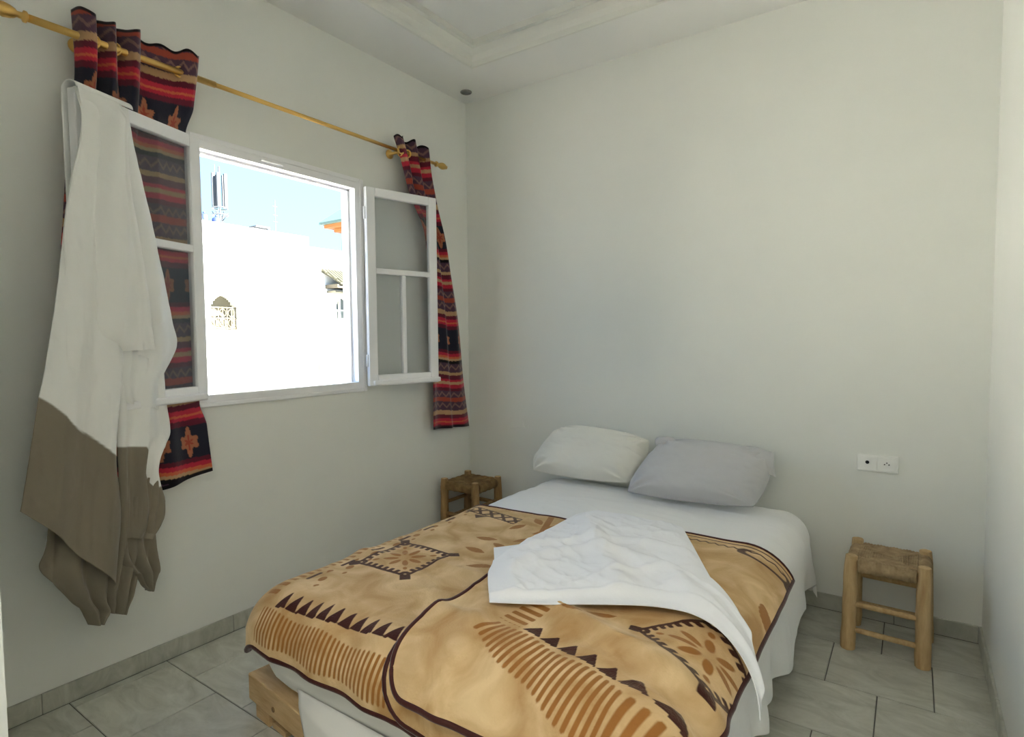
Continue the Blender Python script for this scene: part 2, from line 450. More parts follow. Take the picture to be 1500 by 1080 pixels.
def kilim(u, s):
    """u metres across the cloth, s metres down it -> colour"""
    P = .685; t = np.mod(s, P); row = np.floor(s/P)
    c = np.zeros(u.shape+(3,))
    ed = [0, .03, .09, .12, .145, .165, .175, .19, .215, .36, .38, .40, .415, .43, .45, .51, .53, .56, .575, .595, .62, .64, .686]
    nm = 'rust purple tan wine red orange red wine navy wine red orange tan black purple tan wine red tan red wine purple'.split()
    bands = list(zip(ed[:-1], ed[1:], nm))
    for a, b_, k in bands:
        w = ((t >= a) & (t < b_))[..., None]
        c = np.where(w, C[k], c)
    # zigzag in the purple band
    z = np.abs(np.mod(u, .05)-.025)*1.1
    m = np.zeros(u.shape, bool)
    for q0, q1 in ((.03, .09), (.45, .51), (.64, .686)):
        m |= (np.abs((t-q0-.012)-z) < .007) & (t > q0) & (t < q1)
    c = np.where(m[..., None], C['zig'], c)
    # leaves in the navy band
    uu = np.mod(u+row*.07, .15)-.075; tt = t-.288
    d = np.abs(uu)/.048+np.abs(tt)/.060+.22*np.cos(np.arctan2(tt, uu)*6)
    c = np.where(((d < 1) & (t > .22) & (t < .355))[..., None], C['leaf'], c)
    c = np.where(((d < .42) & (t > .22) & (t < .355))[..., None], C['rust'], c)
    return c

def curtain(name, label, topkeys, left, right, ztop, zbot_l, zbot_r, clampf, nfold, amp, width, grom, phase=0, ph=0):
    """left/right: keys (z, y)"""
    nu, nv = 150, 400
    u = np.linspace(0, 1, nu); v = np.linspace(0, 1, nv); U, V = np.meshgrid(u, v)
    ty, tx = interp(topkeys, u)
    zb = zbot_l+(zbot_r-zbot_l)*U
    zt = ztop+.008*np.sin(U*2*PI*6)
    Z = zt+(zb-zt)*V
    ly, = interp([(-z, y) for z, y in left], -Z); ry, = interp([(-z, y) for z, y in right], -Z)
    Yl = ly+(ry-ly)*U
    bl = 1-sstep(0.0, .28, V)
    s0 = ty[None, :]; ltop, = interp([(-z, y) for z, y in left], np.array([-ztop])); rtop, = interp([(-z, y) for z, y in right], np.array([-ztop]))
    Yt = s0+(ly-ltop[0])*(1-U)+(ry-rtop[0])*U
    Y = Yt*bl+Yl*(1-bl)
    fold = amp*np.sin(2*PI*nfold*U+phase+V*1.2)*(.7+.3*np.sin(U*9+V*3))
    X = tx[None, :]*bl+(.062+fold)*(1-bl)
    Y = Y+.25*fold*(1-bl)
    X = clampf(X, Y, Z)
    X = np.maximum(X, .012)
    col = kilim(U*width, (ztop-Z)+ph+.012*np.sin(U*5+1))
    hem = (V > .992) | (V < .006)
    col = np.where(hem[..., None], C['black'], col)
    cy = Y.mean()
    root = tag(grid(name, X, Y, Z, M['kilim'], None, {'pattern': col}, solid=.002), label, 'curtain')
    for (gy, gx) in grom:
        ring = [(gx+.0*math.cos(a)+.018*math.cos(a)*.5, gy+.018*math.cos(a)*.85, 2.53+.021*math.sin(a)) for a in np.linspace(0, 2*PI, 20, endpoint=False)]
        MB().tube(ring, .005, 8, closed=True).build('grommet', M['brass'], root, True)
    return root
def clampL(X, Y, Z):
    line = .048+(-1.935-Y)*.335-.036
    w = sstep(1.02, 1.12, Z)*(1-sstep(2.30, 2.40, Z))
    lim = np.minimum(X, np.maximum(line, .016))
    return X*(1-w)+lim*w
def clampR(X, Y, Z):
    line = .048+(Y+.992)*.259-.036
    w = sstep(1.02, 1.11, Z)*(1-sstep(2.29, 2.39, Z))*(1-sstep(-.50, -.46, Y))
    lim = np.minimum(X, np.maximum(line, .016))
    return X*(1-w)+lim*w
tl = [(0, -2.405, .085), (.06, -2.385, .13), (.12, -2.350, .145), (.17, -2.335, .10), (.21, -2.325, .06), (.26, -2.305, .10), (.30, -2.285, .14), (.345, -2.265, .10), (.385, -2.255, .06),
      (.43, -2.235, .10), (.47, -2.215, .145), (.52, -2.190, .13), (.56, -2.180, .075), (.66, -2.12, .07), (.78, -2.045, .085), (.86, -2.01, .12), (.94, -1.97, .128), (1, -1.955, .115)]
curtain('curtain', 'striped dark red woven curtain bunched behind the hanging white and beige cloth', tl,
        [(2.62, -2.405), (2.4, -2.40), (2.25, -2.42), (1.9, -2.455), (1.5, -2.49), (1.1, -2.50), (.6, -2.47)],
        [(2.62, -1.955), (2.3, -1.98), (1.9, -1.965), (1.1, -1.96), (.8, -1.938)],
        2.622, .70, .812, clampL, 3.0, .020, .62, [(-2.34, .10), (-2.27, .10), (-2.03, .10)])
tr_ = [(0, -.805, .10), (.10, -.79, .145), (.2, -.76, .13), (.28, -.745, .075), (.38, -.72, .06), (.48, -.695, .11), (.56, -.67, .145), (.66, -.64, .11), (.74, -.62, .065), (.84, -.58, .08), (.93, -.545, .13), (1, -.525, .12)]
curtain('curtain', 'narrow striped dark red woven curtain hanging beside the room corner', tr_,
        [(2.60, -.805), (2.45, -.73), (2.3, -.66), (2.1, -.53), (1.8, -.50), (1.3, -.475), (.8, -.475)],
        [(2.60, -.525), (2.45, -.49), (2.3, -.42), (2.1, -.325), (1.8, -.245), (1.5, -.18), (1.1, -.13), (.77, -.068)],
        2.606, .80, .772, clampR, 2.5, .020, .40, [(-.765, .12), (-.69, .10), (-.63, .10)], ph=.45)

# ------------------------------------------------------------------ bed: pallet, mattress, sheet
X0, X1, Y0, Y1, ZT, RR = .735, 2.255, -2.205, -.045, .50, .12
pal = tag(empty('wooden_pallet', (.652, -2.137, 0), math.radians(-6.0)), 'pale pine pallet on the floor under the mattress at the foot end', 'pallet')
def pbox(name, a, c, m='pallet', bev=.003): return MB().box(a, c).build(name, M[m], pal, bevel=bev)
PL, PD = 1.30, 1.75
pbox('plank', (0, 0, .062), (PL, .085, .162), bev=.006)                 # thick foot board
pbox('plank', (0, .089, .062), (.085, PD, .150), bev=.005)
pbox('plank', (PL-.085, .089, .062), (PL, PD, .150), bev=.005)
for i in range(6):
    y = .17+i*.27
    pbox('plank', (.09, y, .108), (PL-.09, y+.11, .132))
for yy in (.012, .8, PD-.1):
    for xx in (.03, PL/2-.05, PL-.13):
        pbox('block', (xx, yy, .0), (xx+.10, yy+.075, .061), bev=.003)
for xx in (.03, PL-.13):
    pbox('plank', (xx+.11, .02, 0), (xx+.2, PD-.06, .02))
# dark knots and nail heads on the foot board
for (xx, zz, r) in ((.19, .10, .010), (.42, .13, .006)):
    MB().lathe([(r, -.002), (r, .0008)], (xx, 0, zz), 'y', 10).build('knot', M['wood_old'], pal, True)

def bulge(x, y):
    """gentle unevenness shared by every layer of the bedding"""
    return .006*fbm(x*2.2, y*2.2, 3, 2) + .010*np.exp(-(((x-1.5)/.5)**2+((y+1.2)/.8)**2))
def drape(a, b_, o, flare=.03, Z=ZT, r=RR):
    a = np.asarray(a, float); b_ = np.asarray(b_, float)
    ix = np.clip(a, X0+r, X1-r); iy = np.clip(b_, Y0+r, Y1-r)
    dx = a-ix; dy = b_-iy; d = np.hypot(dx, dy); dd = np.maximum(d, 1e-9)
    ux, uy = dx/dd, dy/dd
    th = np.minimum(d/r, PI/2); ex = np.maximum(0, d-r*PI/2)
    o = np.asarray(o, float); R = r+o
    h = R*np.sin(th)+flare*ex
    return ix+ux*h, iy+uy*h, Z-r+R*np.cos(th)-ex+bulge(ix, iy)*np.cos(th)**.5, ux, uy, th, ex

# mattress: rounded slab (the fitted cover shows at the foot)
nu, nv = 120, 90
ang = np.linspace(0, 2*PI, 241)[:-1]
def rrect(off, rc):
    pts = []
    x0, x1, y0, y1 = X0+off, X1-off, Y0+off, Y1-off
    for (cx, cy, a0) in ((x1-rc, y1-rc, 0), (x0+rc, y1-rc, PI/2), (x0+rc, y0+rc, PI), (x1-rc, y0+rc, 1.5*PI)):
        for k in range(9):
            t = a0+k*PI/16; pts.append((cx+rc*math.cos(t), cy+rc*math.sin(t)))
    return pts
def edge_pts(off, rc, n=40):
    P = rrect(off, rc); out = []
    for i in range(len(P)):
        p, q = Vector(P[i]), Vector(P[(i+1) % len(P)])
        k = n if (q-p).length > .3 else 1
        for j in range(k): out.append(p.lerp(q, j/k))
    return out
levels = [(.22, .165), (.15, .168), (.09, .182), (.05, .208), (.026, .245), (.013, .29), (.010, .34), (.012, .385), (.03, .435), (.07, .478), (.13, .492), (.35, .494)]
mb = MB(); first = None
for (off, z) in levels:
    pts = edge_pts(off, .16)
    if first is None: first = len(pts)
    for k, p in enumerate(pts):
        w = .005*math.sin(p.x*9+z*14)*math.sin(p.y*7) if .17 < z < .47 else 0
        mb.v.append((p.x+w, p.y+w, z))
for i in range(len(levels)-1):
    for j in range(first):
        mb.f.append((i*first+j, i*first+(j+1) % first, (i+1)*first+(j+1) % first, (i+1)*first+j))
mb.f.append(tuple(range(first))[::-1]); mb.f.append(tuple((len(levels)-1)*first+j for j in range(first)))
tag(mb.build('mattress', M['matt'], None, True), 'thick white covered mattress lying on the wooden pallet', 'mattress')

# white sheet over the mattress: hangs at the right side, tucked elsewhere
nu, nv = 330, 330
a_l, a_r = X0+.0, X1-RR+.42
A, B = np.meshgrid(np.linspace(a_l, a_r, nu), np.linspace(Y0-.02, Y1+.06, nv))
hw = .03*np.sin(B*5.1+.5)+.018*np.sin(B*13)                    # uneven hem
A2 = np.where(A > X1-RR, X1-RR+(A-(X1-RR))*(1+hw/.39), A)
wr = .0045*ridged(A*3+B*1.5, B*5, 15)+.0035*fbm(A*5+B*3, B*9, 11, 3)+.0035*np.abs(fbm(A*3.2+1, B*2.1, 5, 3))
x, y, z, ux, uy, th, ex = drape(A2, B, .010+wr, .05)
side = sstep(0, .22, ex)*np.clip(ux, 0, 1)
x = x+side*(.014*np.sin(B*21+2*np.sin(B*5))+.018*np.sin(B*8+1)+.012)
sheet = tag(grid('bed_sheet', x, y, z, M['sheet'], None, solid=.0015), 'white sheet covering the mattress and hanging down toward the right stool', 'sheet')
# loose flap of the cover hanging over the pallet at the foot end
n1, n2 = 60, 30
S, T = np.meshgrid(np.linspace(0, 1, n1), np.linspace(0, 1, n2))
fxl = 1.03+.20*T; fx = fxl+(2.16-fxl)*S
dd = Vector((math.cos(math.radians(-6)), math.sin(math.radians(-6))))
fy = -2.137+(fx-.652)*dd.y/dd.x-.022-.006*np.sin(fx*17)-.012*np.sin(T*PI)-.015*T
fz = .258+.03*(1-T)*S*0-(.236)*T
fy = np.where(T < .15, fy*(T/.15)+(-2.188)*(1-T/.15), fy)
grid('cover_flap', fx, fy, fz, M['matt'], bpy.data.objects['mattress'], solid=.002)

# ------------------------------------------------------------------ fleece blanket
fl_m = bpy.data.materials.new('fleece'); fl_m.use_nodes = True; n = fl_m.node_tree; p = n.nodes['Principled BSDF']
p.inputs['Roughness'].default_value = .75; p.inputs['Sheen Weight'].default_value = .5; p.inputs['Sheen Roughness'].default_value = .35
p.inputs['Sheen Tint'].default_value = (1, .86, .62, 1)
p.inputs['Specular IOR Level'].default_value = .25
def attr(nm):
    a = n.nodes.new('ShaderNodeAttribute'); a.attribute_name = nm; return a.outputs['Fac']
t = n.nodes.new('ShaderNodeTexCoord')
nz = n.nodes.new('ShaderNodeTexNoise'); nz.inputs['Scale'].default_value = 7; nz.inputs['Detail'].default_value = 7; nz.inputs['Distortion'].default_value = .8
n.links.new(t.outputs['Object'], nz.inputs['Vector'])
cr = n.nodes.new('ShaderNodeValToRGB'); cr.color_ramp.elements[0].position = .34; cr.color_ramp.elements[1].position = .70
cr.color_ramp.elements[0].color = lin(184, 144, 92); cr.color_ramp.elements[1].color = lin(226, 196, 150)
n.links.new(nz.outputs[0], cr.inputs[0])
def mixc(fac, a, b_col, lo=.22, hi=.72):
    mr = n.nodes.new('ShaderNodeMapRange'); mr.interpolation_type = 'SMOOTHSTEP'
    mr.inputs['From Min'].default_value = lo; mr.inputs['From Max'].default_value = hi
    n.links.new(fac, mr.inputs['Value'])
    mx = n.nodes.new('ShaderNodeMix'); mx.data_type = 'RGBA'
    n.links.new(mr.outputs[0], mx.inputs['Factor']); n.links.new(a, mx.inputs['A']); mx.inputs['B'].default_value = b_col
    return mx.outputs['Result']
c = mixc(attr('mid'), cr.outputs[0], lin(158, 104, 46)); c = mixc(attr('darkp'), c, lin(66, 24, 14))
n.links.new(c, p.inputs['Base Color'])
bz = n.nodes.new('ShaderNodeTexNoise'); bz.inputs['Scale'].default_value = 160; n.links.new(t.outputs['Object'], bz.inputs['Vector'])
bp = n.nodes.new('ShaderNodeBump'); bp.inputs['Strength'].default_value = .5; bp.inputs['Distance'].default_value = .003
n.links.new(bz.outputs[0], bp.inputs['Height']); n.links.new(bp.outputs[0], p.inputs['Normal'])
M['piping'] = mat('brown_binding', lin(66, 22, 16), .6, bump=.3, bscale=80, sheen=.3)

SOFT = .0035
def mk(sd): return np.clip(.5-sd/(2*SOFT), 0, 1)
def box_(u, v, cu, cv, hu, hv): return mk(np.maximum(np.abs(u-cu)-hu, np.abs(v-cv)-hv))
def ell(u, v, cu, cv, ru, rv, ang=0):
    c_, s_ = math.cos(ang), math.sin(ang); du, dv = u-cu, v-cv
    p_, q_ = c_*du+s_*dv, -s_*du+c_*dv
    return mk((np.hypot(p_/ru, q_/rv)-1)*min(ru, rv))
def leafm(u, v, cu, cv, L, w, ang):
    c_, s_ = math.cos(ang), math.sin(ang); du, dv = u-cu, v-cv
    p_, q_ = c_*du+s_*dv, -s_*du+c_*dv
    body = mk(np.abs(q_)-w*np.clip(1-(p_/L)**2, 0, 1)-.0*p_+np.where(np.abs(p_) > L, 1, 0))
    vein = 1-mk(np.abs(np.mod(p_*1.0+np.abs(q_)*.9, .017)-.0085)-.0018)*.55
    return body*vein
def tris(u, v, u0, u1, n_, vb, h):
    """row of n_ stepped triangles, base on line v=vb pointing to +v"""
    w = (u1-u0)/n_; k = np.mod(u-u0, w)-w/2
    hh = (v-vb)/h
    return mk(np.abs(k)-w*.47*(1-np.clip(hh, 0, 1))-.001)*((v > vb) & (v < vb+h) & (u > u0) & (u < u1))
def motif(u, v, h):
    """square ornament centred at 0: chained dark frame, mid-brown flower"""
    m = np.maximum(np.abs(u), np.abs(v))
    along = np.where(np.abs(u) > np.abs(v), v, u)
    band = mk(np.abs(m-h*.88)-h*.12)
    beads = mk(np.abs(np.mod(along, h*.22)-h*.11)-h*.065)
    dark = np.maximum(mk(np.abs(m-h*.95)-h*.045), band*beads)
    for sx in (-1, 1):
        for sy in (-1, 1):
            dark = np.maximum(dark, mk(np.abs(u-sx*h*1.02)+np.abs(v-sy*h*1.02)-h*.20))
    mid = np.zeros_like(u)
    for k in range(8):
        a = k*PI/4; rr_ = h*.40
        mid = np.maximum(mid, ell(u, v, rr_*math.cos(a), rr_*math.sin(a), h*.22, h*.085, a))
    for sx in (-1, 1):
        for sy in (-1, 1):
            mid = np.maximum(mid, ell(u, v, sx*h*.58, sy*h*.58, h*.1, h*.06, sx*sy*PI/4))
    return dark, mid
def lattice(u, v, u0, u1, v0, v1, per):
    inb = (u > u0) & (u < u1) & (v > v0) & (v < v1)
    hgt = v1-v0; t_ = (v-v0)/hgt*per
    d1 = np.abs(np.mod(u-u0-t_, per)-per/2)-.012; d2 = np.abs(np.mod(u-u0+t_, per)-per/2)-.012
    e_ = np.minimum(np.abs(v-v0), np.abs(v-v1))-.009
    return mk(np.minimum(np.minimum(d1, d2), e_))*inb
def pat_lower(a, b_):
    rot = math.radians(3); u = a; v = b_
    dark = tris(u, v-.06*(u-.93), .905, 1.50, 12, -2.165, .052)
    st = mk(np.abs(np.mod(u, .0200)-.0100)-.0050)*mk(np.abs(v+2.222)-.046-.004*np.sin(u*23))*((u > .85) & (u < 1.6))
    mid = st
    # ladder along the left side, leaning with the print
    w = u+.04*(v+2.1)
    lad = mk(np.abs(np.mod(v, .034)-.017)-.0085)*mk(np.abs(w-.835)-.026)*((v > -2.15) & (v < -1.0))
    mid = np.maximum(mid, lad)
    dk2 = mk(np.abs(np.mod(v, .16)-.08)-.035)*mk(np.abs(w-.882)-.007)*((v > -2.1) & (v < -1.0))
    dark = np.maximum(dark, dk2)
    for k in range(8):
        vv = -2.0+k*.135; uu = .935-.10*(vv+2.1)
        mid = np.maximum(mid, ell(u, v, uu, vv, .013, .020, .2)); mid = np.maximum(mid, ell(u, v, uu-.035, vv+.06, .008, .016, .2))
        mid = np.maximum(mid, ell(u, v, uu+.03, vv-.05, .007, .012, .2))
    d, m_ = motif(u-1.03, v+1.69, .135)
    dark = np.maximum(dark, d); mid = np.maximum(mid, m_)
    dark = np.maximum(dark, lattice(u, v+.22*(u-.78)*1, .80, 1.16, -1.035, -.955, .085))
    dark = np.maximum(dark, mk(np.abs(u-.94)-np.clip((v+1.125)*.9, 0, .05))*((v > -1.125) & (v < -1.075)))
    for (cu, cv, L, w_, an) in ((1.157, -1.323, .055, .020, .15), (1.195, -1.455, .055, .020, -.1), (1.33, -1.588, .06, .022, .5), (1.308, -1.264, .05, .018, 1.0), (1.262, -1.372, .05, .018, -.4),
                               (1.194, -1.136, .05, .02, 1.2), (1.34, -1.14, .06, .022, .9), (1.42, -1.22, .06, .02, 1.3), (1.24, -1.03, .05, .02, 2.4)):
        mid = np.maximum(mid, leafm(u, v, cu, cv, L, w_, an))
    bar = mk(np.abs((u-1.29)+.35*(v+1.03))-.016)*((v > -1.17) & (v < -.94)); mid = np.maximum(mid, bar)
    bar = mk(np.abs((u-1.36)-.5*(v+1.0))-.010)*((v > -1.08) & (v < -.94)); mid = np.maximum(mid, bar)
    return dark, mid
def pat_upper(a, b_):
    an = math.radians(-13.5); ca, sa = math.cos(an), math.sin(an)
    u = ca*(a-1.795)+sa*(b_+1.985); v = -sa*(a-1.795)+ca*(b_+1.985)
    dark = tris(u, v, 0.0, .58, 9, -.01, .046)
    mid = mk(np.abs(np.mod(u, .0215)-.01075)-.0058)*mk(np.abs(v+.075)-.050-.004*np.sin(u*30))*((u > -.09) & (u < .66))
    mid = np.maximum(mid, mk(np.abs(np.mod(v, .030)-.015)-.008)*mk(np.abs(u+.055)-.045)*((v > -.01) & (v < .14)))
    am = math.radians(-37); cm, sm = math.cos(am), math.sin(am)
    du, dv = a-2.200, b_+1.775
    d, m_ = motif(cm*du+sm*dv, -sm*du+cm*dv, .112)
    dark = np.maximum(dark, d); mid = np.maximum(mid, m_)
    # border at the head edge
    zz = np.abs(np.mod(a, .036)-.018)*.8
    dark = np.maximum(dark, mk(np.abs(b_+.945)-.004)*(a > 1.5)); dark = np.maximum(dark, mk(np.abs(b_+.975+zz)-.005)*(a > 1.5))
    dark = np.maximum(dark, mk(np.abs(np.hypot((a-2.2)/1.6, b_+1.0)-.04)-.007)*(b_ < -.97))
    dark = np.maximum(dark, ell(a, b_, 2.28, -1.04, .035, .022, -.5))
    for (cu, cv, L, w_, ag) in ((1.93, -1.79, .05, .015, .6), (1.86, -1.84, .035, .012, .2), (2.32, -1.45, .06, .02, 1.4), (2.25, -1.36, .06, .02, 1.9)):
        mid = np.maximum(mid, leafm(a, b_, cu, cv, L, w_, ag))
    return dark, mid
def pat_none(a, b_): return np.zeros_like(a), np.zeros_like(a)

blanket = tag(empty('blanket', (1.5, -1.6, 0)), 'tan fleece blanket with dark brown pattern and binding folded over the foot of the bed', 'blanket')
def layer(name, a0, a1, b0, b1, off, pat, rc, wave, seed, label=None, step=.0048, flare=.03, soliddir=0):
    """a0..a1 across, b0 foot .. b1 head; rc rounded-corner radius at the foot corners"""
    nu = int((a1-a0)/step); nv = int((b1-b0)/step)
    A, B = np.meshgrid(np.linspace(a0, a1, nu), np.linspace(b0, b1, nv))
    for sx in (-1, 1):
        ca = a0+rc if sx < 0 else a1-rc
        p_ = (A-ca)*sx/rc; q_ = (b0+rc-B)/rc
        m = (p_ > 0) & (q_ > 0)
        pp = p_*np.sqrt(np.clip(1-q_*q_/2, 0, 1)); qq = q_*np.sqrt(np.clip(1-p_*p_/2, 0, 1))
        A, B = np.where(m, ca+sx*pp*rc, A), np.where(m, b0+rc-qq*rc, B)
    o = off+wave(A, B)
    x, y, z, ux, uy, th, ex = drape(A, B, o, flare)
    d, m_ = pat(A, B)
    g = grid(name, x-1.5, y+1.6, z, fl_m, blanket, {'darkp': d, 'mid': m_}, solid=.010)
    # brown binding along the whole edge
    idx = [(0, j) for j in range(nu)]+[(i, nu-1) for i in range(1, nv)]+[(nv-1, j) for j in range(nu-2, -1, -1)]+[(i, 0) for i in range(nv-2, 0, -1)]
    idx = idx[::3]
    pts = [(x[i, j]-1.5, y[i, j]+1.6, z[i, j]) for i, j in idx]
    MB().tube(pts, .0095, 8, closed=True).build('binding', M['piping'], blanket, True)
    return g
def w_low(a, b_):
    dist = np.maximum(0, -2.0-b_)
    return .009*fbm(a*4, b_*4, 21, 3)+.006*ridged(a*3.1+b_, b_*5, 71)*sstep(-1.4, -1.7, b_)+.008*sstep(0, .15, dist)*np.sin(a*27+b_*5)*.6+.006*np.exp(-((b_+1.8+.3*(a-1.1))/.05)**2)+.006*np.exp(-((b_+1.62+.2*(a-1.1))/.04)**2)*(a > 1.15)
def w_mid(a, b_): return .004*fbm(a*4, b_*4, 22, 3)+.008*sstep(-2.0, -2.2, b_)*np.sin(a*15)
def w_up(a, b_):
    ridge = .022*np.exp(-((b_+1.86+.25*(a-1.9))/.055)**2)*sstep(1.62, 1.8, a)*(1-sstep(2.25, 2.4, a))
    ridge2 = .016*np.exp(-((b_+2.07+.10*(a-1.9))/.05)**2)*(.6+.4*np.sin(a*9))
    ridge3 = .012*np.exp(-((a-1.62+.3*(b_+1.9))/.04)**2)*sstep(-1.75, -1.9, b_)
    return .009*fbm(a*3.5, b_*3.5, 23, 3)+.010*ridged(a*2.6, b_*4+a, 75)*sstep(-1.5, -1.8, b_)+ridge+ridge2+ridge3+.004*sstep(-1.95, -2.1, b_)*np.sin(a*32)
layer('lower_layer', X0-.10, 1.78, -2.295, -.93, .022, pat_lower, .10, w_low, 1)
layer('middle_layer', 1.475, X1+.005, -2.275, -.925, .047, pat_none, .12, w_mid, 2, step=.009)
layer('upper_layer', 1.495, X1+.012, -2.222, -.915, .074, pat_upper, .11, w_up, 3)

# ------------------------------------------------------------------ crumpled white cloth on the blanket
def coons(top, bot, left, right, n=150):
    def res(P):
        P = np.array(P, float); L = np.r_[0, np.cumsum(np.hypot(*np.diff(P, axis=0).T))]; L /= L[-1]
        return np.array(interp([(l, *q) for l, q in zip(L, P)], np.linspace(0, 1, n))).T
    t_, b__, l_, r_ = map(res, (top, bot, left, right))
    s = np.linspace(0, 1, n)[None, :, None]; v = np.linspace(0, 1, n)[:, None, None]
    P = (1-v)*t_[None]+v*b__[None]+(1-s)*l_[:, None]+s*r_[:, None]
    P -= (1-s)*(1-v)*t_[0]+s*(1-v)*t_[-1]+(1-s)*v*b__[0]+s*v*b__[-1]
    return P[..., 0], P[..., 1]
top = [(1.294, -1.457), (1.369, -1.361), (1.425, -1.20), (1.47, -1.03), (1.56, -.88), (1.67, -.80), (1.79, -.84), (1.901, -.965)]
right = [(1.901, -.965), (2.06, -1.26), (2.20, -1.52), (2.31, -1.745)]
left = [(1.294, -1.457), (1.38, -1.57), (1.468, -1.697), (1.51, -1.78), (1.641, -1.947)]
bot = [(1.641, -1.947), (1.792, -1.87), (1.925, -1.777), (2.061, -1.696), (2.175, -1.676), (2.259, -1.708), (2.31, -1.745)]
A, B = coons(top, bot, left, right, 190)
n_ = A.shape[0]; s = np.linspace(0, 1, n_)[None, :]*np.ones((n_, 1)); v = np.linspace(0, 1, n_)[:, None]*np.ones((1, n_))
onb = 1-sstep(-.96, -.86, B); onu = sstep(1.39, 1.465, A)
base = .016+onb*(.022+.058*onu)
edge = np.minimum(np.minimum(s, 1-s), np.minimum(v, 1-v)); ef = sstep(0, .16, edge)*(.45+.55*sstep(0, .35, v))
wr = .030*np.exp(-(((A-1.66)*.8+(B+1.30)*.6)/.05)**2)*ef*(1-sstep(.75, 1, s))
wr = wr+.024*np.exp(-((np.hypot(A-1.86, B+1.72)-.30)/.04)**2)*ef
wr = wr+.016*np.exp(-((np.hypot(A-1.95, B+1.75)-.50)/.03)**2)*ef
wr = wr+.015*np.abs(fbm(A*6+B*3, B*7, 31, 3))*ef*(1.2-.7*s)+.011*ridged(A*4.5-B*2.5, B*5+A*2, 33)*ef+.005*ridged(A*13+B*4, B*11, 35)*ef*(1.3-s)
wr = wr+.016*np.exp(-(((A-1.55)+(B+1.72)*.9)/.03)**2)*ef+.012*np.exp(-(((v-.93))/.02)**2)+.010*np.exp(-(((v-.80-.05*np.sin(s*6)))/.02)**2)*sstep(.3, .5, s)
x, y, z, *_ = drape(A, B, base+.012+wr)
tag(grid('white_cloth', x, y, z, M['cotton2'], None, solid=.0025), 'crumpled bright white cloth thrown over the middle of the patterned blanket', 'cloth')

# ------------------------------------------------------------------ pillows
def pillow(name, corners, thick, m, seed, label, rnd=.35, sag=.02):
    """corners: bottom-left, bottom-right, top-right, top-left in world space"""
    bl, br, trr, tlc = [np.array(c_, float) for c_ in corners]
    n_ = 90; u = np.linspace(-1, 1, n_); U, V = np.meshgrid(u, u)
    s, t = (U+1)/2, (V+1)/2
    # rounded corners with slightly hollow sides
    k_ = rnd
    U2 = U*(1-k_+k_*np.sqrt(1-V**2/2)); V2 = V*(1-k_+k_*np.sqrt(1-U**2/2))
    U2 = U2*(1-.035*(1-np.abs(V)**2)*0); s, t = (U2+1)/2, (V2+1)/2
    P = (1-s)[..., None]*(1-t)[..., None]*bl+s[..., None]*(1-t)[..., None]*br+s[..., None]*t[..., None]*trr+(1-s)[..., None]*t[..., None]*tlc
    nrm = np.cross(br-bl, tlc-bl); nrm /= np.linalg.norm(nrm)
    P[..., 2] -= sag*(1-V)/2*(1-U**2)*0-.018*np.sin(s*PI)*(t > .5)*(t-.5)*2
    prof = np.clip((1-np.abs(U)**3.4), 0, 1)**.50*np.clip((1-np.abs(V)**3.0), 0, 1)**.50*(1+.12*(-V))
    wrk = .008*fbm(U*2.2, V*2.2, seed, 3)+.010*np.abs(fbm(U*4+V*2, V*3, seed+5, 3))*(1-prof*.5)
    for (cu, cv) in ((-1, -1), (1, -1), (-1, 1), (1, 1)):
        dd_ = np.hypot(U-cu, V-cv); an_ = np.arctan2(V-cv, U-cu)
        wrk = wrk+.010*np.sin(an_*11+seed)*np.exp(-((dd_-.35)/.25)**2)
    front = P+(nrm*(thick*(.62*prof)[..., None]))+nrm*(wrk*np.minimum(1, prof*3))[..., None]
    back = P-nrm*(thick*(.38*prof))[..., None]
    cen = P.mean((0, 1)); cen[2] = min(bl[2], br[2])
    vs = np.concatenate([front.reshape(-1, 3), back.reshape(-1, 3)])-cen
    idx = np.arange(n_*n_).reshape(n_, n_)
    f = []
    q = np.stack([idx[:-1, :-1], idx[:-1, 1:], idx[1:, 1:], idx[1:, :-1]], -1).reshape(-1, 4)
    faces = [tuple(r) for r in q]+[tuple(r[::-1]+n_*n_) for r in q]
    me = bpy.data.meshes.new(name); me.from_pydata([tuple(v_) for v_ in vs], [], faces)
    bm = bmesh.new(); bm.from_mesh(me); bmesh.ops.remove_doubles(bm, verts=bm.verts, dist=.0008)
    bmesh.ops.recalc_face_normals(bm, faces=bm.faces); bm.to_mesh(me); bm.free()
    o = link(name, me, m); o.location = cen
    tag(o, label, 'pillow')
    # seam piping round the rim
    rim = [P[0, j] for j in range(0, n_, 3)]+[P[i, -1] for i in range(0, n_, 3)]+[P[-1, j] for j in range(n_-1, -1, -3)]+[P[i, 0] for i in range(n_-1, -1, -3)]
    MB().tube([tuple(r-cen) for r in rim], .003, 6, closed=True).build('seam', m, o, True)
    return o, cen, nrm
pw, cw, nw = pillow('pillow', [(.675, -.265, .557), (1.375, -.25, .560), (1.45, -.085, .805), (.80, -.09, .835)], .20, M['pillow_w'], 41, 'off white pillow leaning on the wall at the side near the window', .36)
pg, cg, ng = pillow('pillow', [(1.36, -.365, .540), (2.06, -.31, .550), (2.115, -.135, .80), (1.515, -.165, .83)], .17, M['pillow_g'], 47, 'grey pillow propped against the off white one', .28)
